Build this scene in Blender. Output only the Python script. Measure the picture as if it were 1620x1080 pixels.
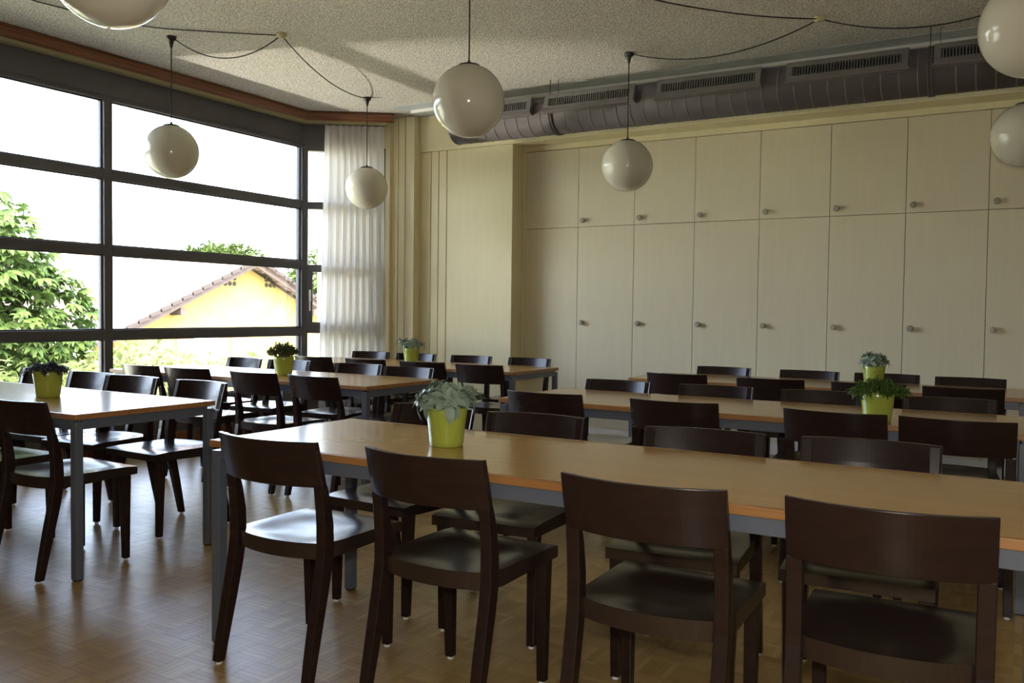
import bpy, math, random
from mathutils import Vector, Matrix

# ------------------------------------------------------------------ clearing
for o in list(bpy.data.objects):
    bpy.data.objects.remove(o, do_unlink=True)
scene = bpy.context.scene
COL = scene.collection
random.seed(7)
R = math.radians

# ------------------------------------------------------------------ camera
cam_d = bpy.data.cameras.new('camera')
cam_d.sensor_width = 36.0
cam_d.lens = 1380.0 / 1620.0 * 36.0
cam_d.clip_start, cam_d.clip_end = 0.05, 400
cam = bpy.data.objects.new('camera', cam_d)
COL.objects.link(cam)
AX = Vector((0.86208742, 0.50661333, 0.01217453))
AY = Vector((-0.0279106, 0.02347933, 0.99933464))
FW = Vector((-0.5059904, 0.86185362, -0.03438112))
CAM = Vector((0, 0, 1.22))
cam.matrix_world = Matrix(((AX.x, AY.x, -FW.x, CAM.x), (AX.y, AY.y, -FW.y, CAM.y),
                           (AX.z, AY.z, -FW.z, CAM.z), (0, 0, 0, 1)))
scene.camera = cam

# ------------------------------------------------------------------ sky, sun, flash, exposure
world = bpy.data.worlds.new('sky')
scene.world = world
world.use_nodes = True
wn = world.node_tree.nodes
wl = world.node_tree.links
wn.clear()
w_out = wn.new('ShaderNodeOutputWorld')
w_bg = wn.new('ShaderNodeBackground')
w_sky = wn.new('ShaderNodeTexSky')
w_sky.sky_type = 'NISHITA'
w_sky.sun_disc = False
w_sky.sun_elevation = R(52)
w_sky.sun_rotation = R(120)
w_sky.air_density = 1.0
w_sky.dust_density = 3.5
w_sky.ozone_density = 1.0
w_bg.inputs['Strength'].default_value = 1.85
w_hs = wn.new('ShaderNodeHueSaturation')
w_hs.inputs['Saturation'].default_value = 0.7
wl.new(w_sky.outputs['Color'], w_hs.inputs['Color'])
w_mx = wn.new('ShaderNodeMix')
w_mx.data_type = 'RGBA'
w_mx.blend_type = 'MULTIPLY'
w_mx.inputs['Factor'].default_value = 1.0
w_mx.inputs[7].default_value = (1.0, 0.965, 1.0, 1)
wl.new(w_hs.outputs['Color'], w_mx.inputs[6])
wl.new(w_mx.outputs[2], w_bg.inputs['Color'])
wl.new(w_bg.outputs['Background'], w_out.inputs['Surface'])

def light(name, kind, energy, loc, color=(1, 1, 1), aim=None, **kw):
    d = bpy.data.lights.new(name, kind)
    d.energy = energy
    d.color = color
    for k, v in kw.items():
        setattr(d, k, v)
    o = bpy.data.objects.new(name, d)
    COL.objects.link(o)
    o.location = loc
    if aim is not None:
        o.rotation_euler = (Vector(aim) - Vector(loc)).to_track_quat('-Z', 'Y').to_euler()
    return o

light('sun', 'SUN', 2.6, (6, -8, 14), (1.0, 0.94, 0.84), aim=(0, -1, 3.5), angle=R(0.6))
# the camera's own flash
light('camera_flash', 'POINT', 50.0, (-0.005, 0.03, 1.34), (1.0, 0.96, 0.90), shadow_soft_size=0.03)
# added spot standing in for sunlight reflected up through the window
light('yard_glint', 'SPOT', 1100.0, (-11.2, 3.3, -0.05), (1.0, 0.94, 0.82), aim=(-5.5, 5.95, 3.2),
      spot_size=R(21), spot_blend=0.55, shadow_soft_size=0.05)

vs = scene.view_settings
vs.view_transform = 'Standard'
vs.look = 'None'
vs.gamma = 1.0
vs.use_curve_mapping = False
vs.exposure = 1.25

# ------------------------------------------------------------------ materials
def mat(name, base=(0.8, 0.8, 0.8), rough=0.5, metal=0.0, spec=0.5, coat=0.0, **kw):
    m = bpy.data.materials.new(name)
    m.use_nodes = True
    p = m.node_tree.nodes['Principled BSDF']
    p.inputs['Base Color'].default_value = (*base, 1)
    p.inputs['Roughness'].default_value = rough
    p.inputs['Metallic'].default_value = metal
    p.inputs['Specular IOR Level'].default_value = spec
    p.inputs['Coat Weight'].default_value = coat
    p.inputs['Coat Roughness'].default_value = kw.get('coat_rough', 0.15)
    return m

def nodes(m):
    nt = m.node_tree
    return nt, nt.nodes, nt.links, nt.nodes['Principled BSDF']

def noise_mat(name, c0, c1, scale=(10, 10, 10), detail=4, rough=0.5, rough_var=0.0, bump=0.0, bump_scale=None,
              lo=0.35, hi=0.65, coords='Object', dist=0.002, **kw):
    """two-tone procedural material: stretched noise for colour, optional fine bump"""
    m = mat(name, c0, rough, **kw)
    nt, N, L, p = nodes(m)
    tc = N.new('ShaderNodeTexCoord')
    mp = N.new('ShaderNodeMapping')
    mp.inputs['Scale'].default_value = scale
    L.new(tc.outputs[coords], mp.inputs['Vector'])
    nz = N.new('ShaderNodeTexNoise')
    nz.inputs['Scale'].default_value = 1.0
    nz.inputs['Detail'].default_value = detail
    L.new(mp.outputs['Vector'], nz.inputs['Vector'])
    rp = N.new('ShaderNodeValToRGB')
    rp.color_ramp.elements[0].position = lo
    rp.color_ramp.elements[1].position = hi
    rp.color_ramp.elements[0].color = (*c0, 1)
    rp.color_ramp.elements[1].color = (*c1, 1)
    L.new(nz.outputs['Fac'], rp.inputs['Fac'])
    L.new(rp.outputs['Color'], p.inputs['Base Color'])
    if rough_var:
        mr = N.new('ShaderNodeMapRange')
        mr.inputs['To Min'].default_value = rough - rough_var
        mr.inputs['To Max'].default_value = rough + rough_var
        L.new(nz.outputs['Fac'], mr.inputs['Value'])
        L.new(mr.outputs['Result'], p.inputs['Roughness'])
    if bump:
        src = nz
        if bump_scale:
            src = N.new('ShaderNodeTexNoise')
            src.inputs['Scale'].default_value = bump_scale
            src.inputs['Detail'].default_value = 3
            L.new(tc.outputs[coords], src.inputs['Vector'])
        b = N.new('ShaderNodeBump')
        b.inputs['Strength'].default_value = bump
        b.inputs['Distance'].default_value = dist
        L.new(src.outputs['Fac'], b.inputs['Height'])
        L.new(b.outputs['Normal'], p.inputs['Normal'])
    return m

M = {}
M['ceiling'] = noise_mat('acoustic plaster', (0.33, 0.30, 0.265), (0.82, 0.77, 0.70), (95, 95, 95), 3, 0.95, bump=1.0,
                         lo=0.36, hi=0.60, dist=0.012, spec=0.1)
M['ceil_smooth'] = noise_mat('smooth grey ceiling strip', (0.40, 0.43, 0.44), (0.48, 0.51, 0.52), (4, 4, 4), 3, 0.6)
M['cream'] = noise_mat('cream painted wood', (0.74, 0.66, 0.41), (0.76, 0.68, 0.43), (30, 30, 2.2), 4, 0.55, bump=0.08,
                       bump_scale=90, dist=0.001)
M['door'] = noise_mat('cream painted cabinet door', (0.68, 0.61, 0.435), (0.70, 0.635, 0.455), (26, 26, 1.6), 5, 0.5,
                      bump=0.12, bump_scale=120, dist=0.001)
M['cab_dark'] = mat('cabinet carcass in the joints', (0.10, 0.09, 0.07), 0.8)
M['plinth'] = mat('white plinth', (0.72, 0.70, 0.65), 0.45)
M['wall'] = noise_mat('off-white plaster', (0.62, 0.59, 0.48), (0.68, 0.65, 0.54), (6, 6, 6), 4, 0.8)
M['knob'] = mat('grey-brown knob', (0.36, 0.335, 0.27), 0.4)
M['winframe'] = mat('dark window frame', (0.085, 0.08, 0.085), 0.45)
M['winpanel'] = noise_mat('dark fascia', (0.10, 0.092, 0.098), (0.115, 0.105, 0.11), (3, 3, 3), 3, 0.7)
M['sillwall'] = mat('dark grey under-window panel', (0.11, 0.105, 0.10), 0.6)
M['redwood'] = noise_mat('red-brown varnished wood', (0.13, 0.045, 0.018), (0.23, 0.088, 0.036), (2, 2, 60), 4, 0.4, bump=0.1)
M['track'] = mat('dull brass curtain track', (0.34, 0.30, 0.16), 0.5, metal=0.3)
M['steel'] = mat('brushed steel', (0.62, 0.62, 0.62), 0.3, metal=1.0)
M['duct'] = noise_mat('painted grey-brown duct', (0.085, 0.068, 0.070), (0.10, 0.082, 0.083), (5, 5, 5), 3, 0.62, spec=0.3)
M['duct_rib'] = mat('duct seam', (0.17, 0.145, 0.145), 0.5)  # lighter than the duct: the thin highlight on the ribs is in the colour
M['vent'] = mat('vent frame', (0.15, 0.14, 0.135), 0.5)
M['vent_hole'] = mat('vent opening', (0.012, 0.012, 0.012), 0.9)
M['black'] = mat('black plastic', (0.012, 0.011, 0.011), 0.4)
M['cord'] = mat('dark braided cord', (0.018, 0.014, 0.012), 0.7)
M['jbox'] = mat('yellowed plastic', (0.55, 0.48, 0.27), 0.45)
M['metal_frame'] = mat('blue-grey powder-coated steel', (0.10, 0.115, 0.148), 0.35, coat=0.1)
M['glide'] = mat('pale plastic glide', (0.7, 0.69, 0.66), 0.35)
M['pot'] = mat('glazed lime green pot', (0.36, 0.42, 0.06), 0.22, coat=0.4)
M['soil'] = mat('potting soil', (0.02, 0.014, 0.01), 0.95)

# dark stained chair wood
M['chair'] = noise_mat('dark stained beech', (0.0185, 0.0098, 0.0084), (0.0230, 0.0125, 0.0106), (14, 14, 40), 4, 0.25,
                       spec=0.30)
M['chair_seat'] = noise_mat('dark stained seat', (0.020, 0.0120, 0.0100), (0.025, 0.0150, 0.0125), (40, 9, 9), 4, 0.22,
                            spec=0.60)
# table top: oak veneer with the grain along x
M['tabletop'] = noise_mat('oak veneer', (0.362, 0.195, 0.056), (0.392, 0.215, 0.064), (1.6, 42, 30), 2, 0.17,
                          lo=0.30, hi=0.72, spec=0.32)
M['edge'] = noise_mat('solid oak edge', (0.28, 0.125, 0.037), (0.37, 0.180, 0.058), (3, 60, 60), 5, 0.4)

# opal glass globe
g = mat('opal glass', (0.60, 0.575, 0.47), 0.14, spec=0.5)
g.node_tree.nodes['Principled BSDF'].inputs['Subsurface Weight'].default_value = 0.25
g.node_tree.nodes['Principled BSDF'].inputs['Subsurface Radius'].default_value = (0.05, 0.05, 0.04)
M['opal'] = g

def glass_mat():
    m = bpy.data.materials.new('window glass')
    m.use_nodes = True
    nt = m.node_tree
    N, L = nt.nodes, nt.links
    N.clear()
    out = N.new('ShaderNodeOutputMaterial')
    mix = N.new('ShaderNodeMixShader')
    tr = N.new('ShaderNodeBsdfTransparent')
    tr.inputs['Color'].default_value = (0.97, 0.985, 0.975, 1)
    gl = N.new('ShaderNodeBsdfGlossy')
    gl.inputs['Roughness'].default_value = 0.02
    fr = N.new('ShaderNodeFresnel')
    fr.inputs['IOR'].default_value = 1.35
    L.new(fr.outputs['Fac'], mix.inputs['Fac'])
    L.new(tr.outputs['BSDF'], mix.inputs[1])
    L.new(gl.outputs['BSDF'], mix.inputs[2])
    L.new(mix.outputs['Shader'], out.inputs['Surface'])
    return m
M['glass'] = glass_mat()

def translucent_mat(name, dif, trn, fac=0.5, rough=0.9, var=0.0, gloss=0.0):
    m = bpy.data.materials.new(name)
    m.use_nodes = True
    nt = m.node_tree
    N, L = nt.nodes, nt.links
    N.clear()
    out = N.new('ShaderNodeOutputMaterial')
    mix = N.new('ShaderNodeMixShader')
    mix.inputs['Fac'].default_value = fac
    d = N.new('ShaderNodeBsdfPrincipled')
    d.inputs['Base Color'].default_value = (*dif, 1)
    d.inputs['Roughness'].default_value = rough
    d.inputs['Specular IOR Level'].default_value = 0.5 if gloss else 0.1
    t = N.new('ShaderNodeBsdfTranslucent')
    t.inputs['Color'].default_value = (*trn, 1)
    if var:
        gi = N.new('ShaderNodeNewGeometry')
        hs = N.new('ShaderNodeHueSaturation')
        hs.inputs['Color'].default_value = (*dif, 1)
        mr = N.new('ShaderNodeMapRange')
        mr.inputs['To Min'].default_value = 1 - var
        mr.inputs['To Max'].default_value = 1 + var
        L.new(gi.outputs['Random Per Island'], mr.inputs['Value'])
        L.new(mr.outputs['Result'], hs.inputs['Value'])
        L.new(hs.outputs['Color'], d.inputs['Base Color'])
    L.new(d.outputs['BSDF'], mix.inputs[1])
    L.new(t.outputs['BSDF'], mix.inputs[2])
    L.new(mix.outputs['Shader'], out.inputs['Surface'])
    return m
M['curtain'] = translucent_mat('sheer off-white curtain', (0.84, 0.80, 0.78), (0.85, 0.84, 0.83), 0.42)
M['succulent'] = translucent_mat('grey-green succulent leaf', (0.25, 0.33, 0.25), (0.15, 0.22, 0.13), 0.12, 0.5, 0.25, 1)
M['plant_green'] = translucent_mat('small green leaf', (0.07, 0.14, 0.022), (0.12, 0.22, 0.03), 0.3, 0.45, 0.4, 1)
M['plant_dark'] = translucent_mat('dark purple-grey leaf', (0.055, 0.05, 0.065), (0.05, 0.05, 0.05), 0.2, 0.5, 0.4, 1)
M['plant_olive'] = translucent_mat('olive leaf', (0.08, 0.095, 0.03), (0.1, 0.12, 0.03), 0.3, 0.5, 0.4, 1)
M['stem'] = mat('plant stem', (0.22, 0.26, 0.12), 0.6)
M['tree_leaf'] = translucent_mat('chestnut leaf', (0.055, 0.092, 0.022), (0.07, 0.115, 0.024), 0.33, 0.5, 0.45)
M['bush_leaf'] = translucent_mat('pale spring leaf', (0.15, 0.18, 0.065), (0.16, 0.19, 0.06), 0.4, 0.5, 0.45)
M['far_leaf'] = translucent_mat('far tree leaf', (0.045, 0.07, 0.016), (0.05, 0.08, 0.018), 0.3, 0.6, 0.4)
M['bark'] = noise_mat('bark', (0.06, 0.045, 0.03), (0.12, 0.09, 0.06), (8, 8, 30), 5, 0.9, bump=0.4)
M['yellow'] = noise_mat('yellow render', (0.205, 0.152, 0.040), (0.25, 0.19, 0.055), (2.5, 2.5, 2.5), 5, 0.9, bump=0.15, bump_scale=14, dist=0.01)
M['rooftile'] = noise_mat('pale clay tile', (0.30, 0.21, 0.17), (0.40, 0.30, 0.25), (6, 6, 6), 4, 0.85)
M['verge'] = mat('weathered verge tile', (0.026, 0.018, 0.015), 0.8)
M['fascia'] = mat('brown verge board', (0.05, 0.033, 0.026), 0.7)
M['brick'] = mat('red brick chimney', (0.34, 0.15, 0.09), 0.85)
M['shutter'] = mat('brown shutter', (0.20, 0.10, 0.06), 0.6)
M['white'] = mat('white paint', (0.78, 0.78, 0.76), 0.5)
M['lampgrey'] = mat('pale grey lamp metal', (0.16, 0.16, 0.15), 0.5)
M['houseglass'] = mat('house window pane', (0.30, 0.38, 0.38), 0.1)
M['hole'] = mat('attic vent hole', (0.02, 0.015, 0.01), 0.9)
M['ground'] = noise_mat('pale yard gravel and grass', (0.30, 0.34, 0.18), (0.48, 0.46, 0.38), (0.5, 0.5, 0.5), 4, 0.95)

def parquet_mat():
    m = mat('oak mosaic parquet', (0.3, 0.17, 0.07), 0.3, spec=0.45)
    nt, N, L, p = nodes(m)
    geo = N.new('ShaderNodeNewGeometry')
    oi = N.new('ShaderNodeObjectInfo')
    add = N.new('ShaderNodeMath'); add.operation = 'ADD'
    fra = N.new('ShaderNodeMath'); fra.operation = 'FRACT'
    mul = N.new('ShaderNodeMath'); mul.operation = 'MULTIPLY'; mul.inputs[1].default_value = 7.31
    L.new(oi.outputs['Random'], mul.inputs[0])
    L.new(geo.outputs['Random Per Island'], add.inputs[0])
    L.new(mul.outputs[0], add.inputs[1])
    L.new(add.outputs[0], fra.inputs[0])
    rp = N.new('ShaderNodeValToRGB')
    e = rp.color_ramp.elements
    e[0].position, e[0].color = 0.0, (0.275, 0.160, 0.040, 1)
    e[1].position, e[1].color = 1.0, (0.370, 0.238, 0.070, 1)
    e.new(0.5).color = (0.318, 0.192, 0.051, 1)
    L.new(fra.outputs[0], rp.inputs['Fac'])
    tc = N.new('ShaderNodeTexCoord')
    nz = N.new('ShaderNodeTexNoise')
    nz.inputs['Scale'].default_value = 38
    nz.inputs['Detail'].default_value = 4
    L.new(geo.outputs['Position'], nz.inputs['Vector'])
    mx = N.new('ShaderNodeMix'); mx.data_type = 'RGBA'; mx.blend_type = 'MULTIPLY'
    mx.inputs['Factor'].default_value = 0.25
    L.new(rp.outputs['Color'], mx.inputs[6])
    L.new(nz.outputs['Color'], mx.inputs[7])
    hs = N.new('ShaderNodeHueSaturation'); hs.inputs['Value'].default_value = 1.15
    hs.inputs['Saturation'].default_value = 0.95
    L.new(mx.outputs[2], hs.inputs['Color'])
    L.new(hs.outputs['Color'], p.inputs['Base Color'])
    n2 = N.new('ShaderNodeTexNoise')
    n2.inputs['Scale'].default_value = 6
    n2.inputs['Detail'].default_value = 5
    L.new(geo.outputs['Position'], n2.inputs['Vector'])
    mr = N.new('ShaderNodeMapRange')
    mr.inputs['To Min'].default_value = 0.285
    mr.inputs['To Max'].default_value = 0.36
    L.new(n2.outputs['Fac'], mr.inputs['Value'])
    L.new(mr.outputs['Result'], p.inputs['Roughness'])
    n3 = N.new('ShaderNodeTexNoise')
    n3.inputs['Scale'].default_value = 55
    n3.inputs['Detail'].default_value = 2
    L.new(geo.outputs['Position'], n3.inputs['Vector'])
    b = N.new('ShaderNodeBump')
    b.inputs['Strength'].default_value = 0.05
    b.inputs['Distance'].default_value = 0.002
    L.new(n3.outputs['Fac'], b.inputs['Height'])
    L.new(b.outputs['Normal'], p.inputs['Normal'])
    return m
M['parquet'] = parquet_mat()

# ------------------------------------------------------------------ mesh builder
class MB:
    def __init__(self):
        self.v, self.f, self.smooth = [], [], []
    def add(self, vs, fs, smooth=False):
        b = len(self.v)
        self.v += [tuple(x) for x in vs]
        self.f += [tuple(b + i for i in f) for f in fs]
        self.smooth += [smooth] * len(fs)
    def box(self, x0, x1, y0, y1, z0, z1, xf=None):
        vs = [(x, y, z) for z in (z0, z1) for y in (y0, y1) for x in (x0, x1)]
        if xf: vs = [xf(Vector(p)) for p in vs]
        self.add(vs, [(0, 2, 3, 1), (4, 5, 7, 6), (0, 1, 5, 4), (2, 6, 7, 3), (0, 4, 6, 2), (1, 3, 7, 5)])
    def loft(self, rings, closed=True, cap=True, smooth=False):
        n = len(rings[0])
        vs = [p for r in rings for p in r]
        fs = []
        for i in range(len(rings) - 1):
            for j in range(n if closed else n - 1):
                a, b2 = i * n + j, i * n + (j + 1) % n
                fs.append((a, b2, b2 + n, a + n))
        if cap:
            fs.append(tuple(reversed(range(n))))
            k = (len(rings) - 1) * n
            fs.append(tuple(k + j for j in range(n)))
        self.add(vs, fs, smooth)
    def lathe(self, prof, n=24, c=(0, 0, 0), smooth=True, cap=False):
        rings = [[(c[0] + r * math.cos(2 * math.pi * j / n), c[1] + r * math.sin(2 * math.pi * j / n), c[2] + z)
                  for j in range(n)] for r, z in prof]
        self.loft(rings, True, cap, smooth)
    def tube(self, pts, r, n=8, smooth=True):
        pts = [Vector(p) for p in pts]
        rings = []
        for i, p in enumerate(pts):
            t = (pts[min(i + 1, len(pts) - 1)] - pts[max(i - 1, 0)]).normalized()
            a = t.cross(Vector((0, 0, 1)))
            if a.length < 1e-3: a = t.cross(Vector((1, 0, 0)))
            a.normalize(); b2 = t.cross(a)
            rr = r[i] if isinstance(r, (list, tuple)) else r
            rings.append([p + a * (rr * math.cos(2 * math.pi * j / n)) + b2 * (rr * math.sin(2 * math.pi * j / n)) for j in range(n)])
        self.loft(rings, True, True, smooth)
    def mesh(self, name, m):
        me = bpy.data.meshes.new(name)
        me.from_pydata([tuple(p) for p in self.v], [], self.f)
        me.polygons.foreach_set('use_smooth', self.smooth)
        me.materials.append(m)
        me.update()
        return me
    def build(self, name, m, parent=None, bevel=0.0, loc=None, segs=2):
        o = bpy.data.objects.new(name, self.mesh(name, m))
        COL.objects.link(o)
        if parent: o.parent = parent
        if loc: o.location = loc
        if bevel:
            b = o.modifiers.new('bevel', 'BEVEL')
            b.width = bevel; b.segments = segs; b.limit_method = 'ANGLE'; b.angle_limit = R(40)
        return o

def boxo(name, m, x0, x1, y0, y1, z0, z1, parent=None, bevel=0.0, xf=None):
    mb = MB(); mb.box(x0, x1, y0, y1, z0, z1, xf)
    return mb.build(name, m, parent, bevel)
def tag(o, label=None, cat=None, group=None, kind=None):
    if label: o['label'] = label
    if cat: o['category'] = cat
    if group: o['group'] = group
    if kind: o['kind'] = kind
    return o
def struct(o, label=None):
    o['kind'] = 'structure'
    if label: o['label'] = label
    return o
def empty(name, loc=(0, 0, 0), rz=0.0):
    o = bpy.data.objects.new(name, None)
    o.empty_display_size = 0.1
    COL.objects.link(o)
    o.location = loc; o.rotation_euler = (0, 0, rz)
    return o
def copy_tree(o, parent=None):
    c = o.copy(); COL.objects.link(c); c.parent = parent
    for ch in o.children: copy_tree(ch, c)
    return c

ZC = 3.24          # ceiling height
XW = -6.55         # window plane
XR = 2.66          # right wall
YB = -2.6          # wall behind the camera
YD = 7.67          # cabinet fronts

# ------------------------------------------------------------------ floor with mosaic parquet
floor = struct(boxo('floor', M['parquet'], -7.0, XR + 0.2, YB - 0.2, 8.2, -0.2, -0.004), 'oak mosaic parquet floor')
BS = 0.125
def strip_block(vary):
    mb = MB()
    s = BS / 5; gp = 0.0004
    rnd = random.Random(vary)
    for k in range(5):
        h = -rnd.random() * 0.0004
        x0, x1, y0, y1 = gp, BS - gp, k * s + gp, (k + 1) * s - gp
        mb.add([(x0, y0, -0.004), (x1, y0, -0.004), (x1, y1, -0.004), (x0, y1, -0.004),
                (x0, y0, h), (x1, y0, h), (x1, y1, h), (x0, y1, h)],
               [(4, 5, 6, 7), (0, 1, 5, 4), (1, 2, 6, 5), (2, 3, 7, 6), (3, 0, 4, 7)])
    for i, p in enumerate(mb.v):
        mb.v[i] = (p[0] - BS / 2, p[1] - BS / 2, p[2])
    return mb
block_mb = [strip_block(k) for k in range(4)]
block_me = [b.mesh('parquet_block', M['parquet']) for b in block_mb]
cells = []
for i in range(int(-6.38 / BS), int(1.4 / BS)):
    for j in range(int(0.6 / BS), int(7.6 / BS)):
        x, y = (i + .5) * BS, (j + .5) * BS
        d = Vector((x, y, 0)) - CAM
        dep = d.dot(FW)
        if dep < 0.8: continue
        u = 810 + 1380 * d.dot(AX) / dep; v = 540 - 1380 * d.dot(AY) / dep
        inside = -20 < u < 1640 and 0 < v < 1090
        if x < -6.36 + 0.0: continue
        cells.append((dep if inside else 99, i, j, x, y))
cells.sort()
rest = MB()
for n, (dep, i, j, x, y) in enumerate(cells):
    rot = (i + j) % 2
    src = (i * 7 + j * 3) % 4
    if n < 300:
        o = bpy.data.objects.new('parquet_block', block_me[src])
        COL.objects.link(o); o.parent = floor
        o.location = (x, y, 0); o.rotation_euler = (0, 0, rot * math.pi / 2)
    else:
        b = block_mb[src]
        vs_ = [(x - p[1], y + p[0], p[2]) if rot else (x + p[0], y + p[1], p[2]) for p in b.v]
        rest.add(vs_, b.f)
tag(rest.build('parquet_field', M['parquet'], floor), kind='stuff')

# ------------------------------------------------------------------ ceiling
ceiling = struct(boxo('ceiling', M['ceiling'], -7.0, XR + 0.2, YB - 0.2, 8.2, ZC, ZC + 0.2), 'speckled grey acoustic plaster ceiling')
struct(boxo('trim_1', M['ceil_smooth'], -5.50, XR, 6.93, 7.43, ZC - 0.004, ZC + 0.01), 'smooth blue-grey ceiling strip above the duct')
struct(boxo('trim_2', M['plinth'], -5.40, XR, 7.125, 7.155, ZC - 0.032, ZC + 0.01), 'narrow pale batten along the ceiling strip')

# ------------------------------------------------------------------ rear wall: beam, pillars, boards, plinth
wall_rear = struct(boxo('wall_rear', M['wall'], -7.0, XR + 0.2, 7.98, 8.18, -0.1, ZC + 0.1), 'wall behind the built-in cabinets')
struct(boxo('trim_3', M['cream'], -5.51, XR, 7.43, 7.99, 2.87, ZC + 0.02, bevel=0.006), 'cream boxed beam above the cabinets')
pil = boxo('wall_pillar', M['cream'], -5.512, -4.389, 7.472, 7.99, 0, 2.875)
struct(pil, 'cream flush pillar left of the cabinets')
for x0, x1 in ((-5.512, -5.380), (-5.371, -5.283), (-5.274, -5.180), (-5.171, -4.389)):
    boxo('wall_board', M['cream'], x0, x1, 7.45, 7.4725, 0, 2.868, pil, 0.003)
pil2 = boxo('wall_pier', M['cream'], -5.835, -5.513, 7.364, 7.99, 0, ZC + 0.02)
struct(pil2, 'cream board-clad pier between curtain and cabinets')
for x0, x1 in ((-5.835, -5.725), (-5.716, -5.633), (-5.624, -5.513)):
    boxo('wall_board', M['cream'], x0, x1, 7.34, 7.3645, 0, ZC - 0.004, pil2, 0.003)
struct(boxo('wall_bay', M['cream'], -7.0, -5.836, 7.50, 7.99, 0, ZC + 0.02), 'cream wall in the window bay corner')
struct(boxo('wall_bay_end', M['cream'], -6.2, -5.80, 7.30, 7.52, 0, ZC + 0.02), 'cream wall strip beside the bay window')
struct(boxo('baseboard_rear', M['plinth'], -4.388, XR, 7.672, 7.70, 0, 0.105), 'white cabinet plinth')

# built-in cabinets
CW = 0.585
X0 = -4.358
struct(boxo('trim_4', M['cream'], -4.389, XR, 7.668, 7.70, 2.817, 2.872), 'cream frieze strip above the cabinet doors')
struct(boxo('trim_5', M['cream'], -4.389, X0, 7.668, 7.70, 0.0, 2.814), 'narrow cream filler beside the pillar')
def knob_mb():
    mb = MB()
    prof = [(0.0001, -0.040), (0.014, -0.040), (0.0205, -0.037), (0.0215, -0.032), (0.0215, -0.016), (0.012, -0.013), (0.011, 0.0)]
    n = 20
    rings = [[(r * math.cos(2 * math.pi * j / n), z, r * math.sin(2 * math.pi * j / n)) for j in range(n)] for r, z in prof]
    mb.loft(rings, True, False, True)
    return mb
knob_me = knob_mb().mesh('knob', M['knob'])
ring_mb = MB()
n = 16
ring_mb.loft([[(r * math.cos(2 * math.pi * j / n), z, r * math.sin(2 * math.pi * j / n)) for j in range(n)]
              for r, z in ((0.0085, -0.0402), (0.0085, -0.0415), (0.006, -0.0415), (0.006, -0.0402))], True, False)
ring_me = ring_mb.mesh('knob_ring', M['black'])
ORD = ['first', 'second', 'third', 'fourth', 'fifth', 'sixth', 'seventh', 'eighth', 'ninth', 'tenth', 'eleventh', 'twelfth']
for k in range(11):
    x0 = X0 + k * CW; x1 = x0 + CW
    t = empty('built_in_cabinet', ((x0 + x1) / 2, YD, 0))
    lab = ('tall cream built-in cabinet with no knobs, right beside the pillar' if k == 0 else
           'tall cream built-in cabinet with two round knobs, %s unit counted from the pillar' % ORD[k])
    tag(t, lab, 'cabinet', 'built-in cabinets along the rear wall')
    h = CW / 2
    boxo('body', M['cab_dark'], -h + .0005, h - .0005, 0.021, 0.30, 0.106, 2.814, t)
    for z0, z1, zk in ((0.107, 2.046, 1.122), (2.050, 2.812, 2.109)):
        d = boxo('door', M['door'], -h + 0.002, h - 0.002, 0.0, 0.0205, z0, z1, t, 0.0015)
        if k > 0:
            kb = bpy.data.objects.new('knob', knob_me)
            COL.objects.link(kb); kb.parent = d
            kb.location = (-h + 0.056, 0, zk); kb.scale = (1.15, 1.0, 1.15)

# ------------------------------------------------------------------ other walls (unseen, they close the room)
struct(boxo('wall_right', M['wall'], XR, XR + 0.2, YB - 0.2, 8.2, -0.1, ZC + 0.1))
struct(boxo('wall_front', M['wall'], -7.0, XR + 0.2, YB - 0.2, YB, -0.1, ZC + 0.1))

# ------------------------------------------------------------------ window wall
Y_POST = 6.78
BAY = R(50)
BD = Vector((math.sin(BAY), math.cos(BAY), 0))
BN = Vector((BD.y, -BD.x, 0))          # into the room
struct(boxo('wall_left', M['sillwall'], XW - 0.16, XW + 0.08, YB, Y_POST + 0.05, -0.1, 0.36), 'dark low wall under the windows')
BAY_L = 0.84
PB = Vector((XW, Y_POST, 0))
def bayxf(p): return PB + BD * p.x + BN * (-p.y) + Vector((0, 0, p.z))
struct(boxo('wall_left_bay', M['sillwall'], 0.0, BAY_L + .1, -0.08, 0.16, -0.1, 0.36, xf=bayxf), 'dark low wall under the angled bay window')
struct(boxo('trim_6', M['winpanel'], XW - 0.06, XW + 0.03, YB, Y_POST + 0.03, 2.93, ZC + 0.02), 'dark fascia above the windows')
struct(boxo('trim_7', M['winpanel'], -0.02, BAY_L + .1, -0.03, 0.06, 2.90, ZC + 0.02, xf=bayxf), 'dark fascia above the bay window')
struct(boxo('baseboard_left', M['redwood'], XW + 0.08, XW + 0.145, YB, Y_POST - .02, -0.005, 0.125, bevel=0.004), 'red-brown skirting below the windows')

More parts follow.
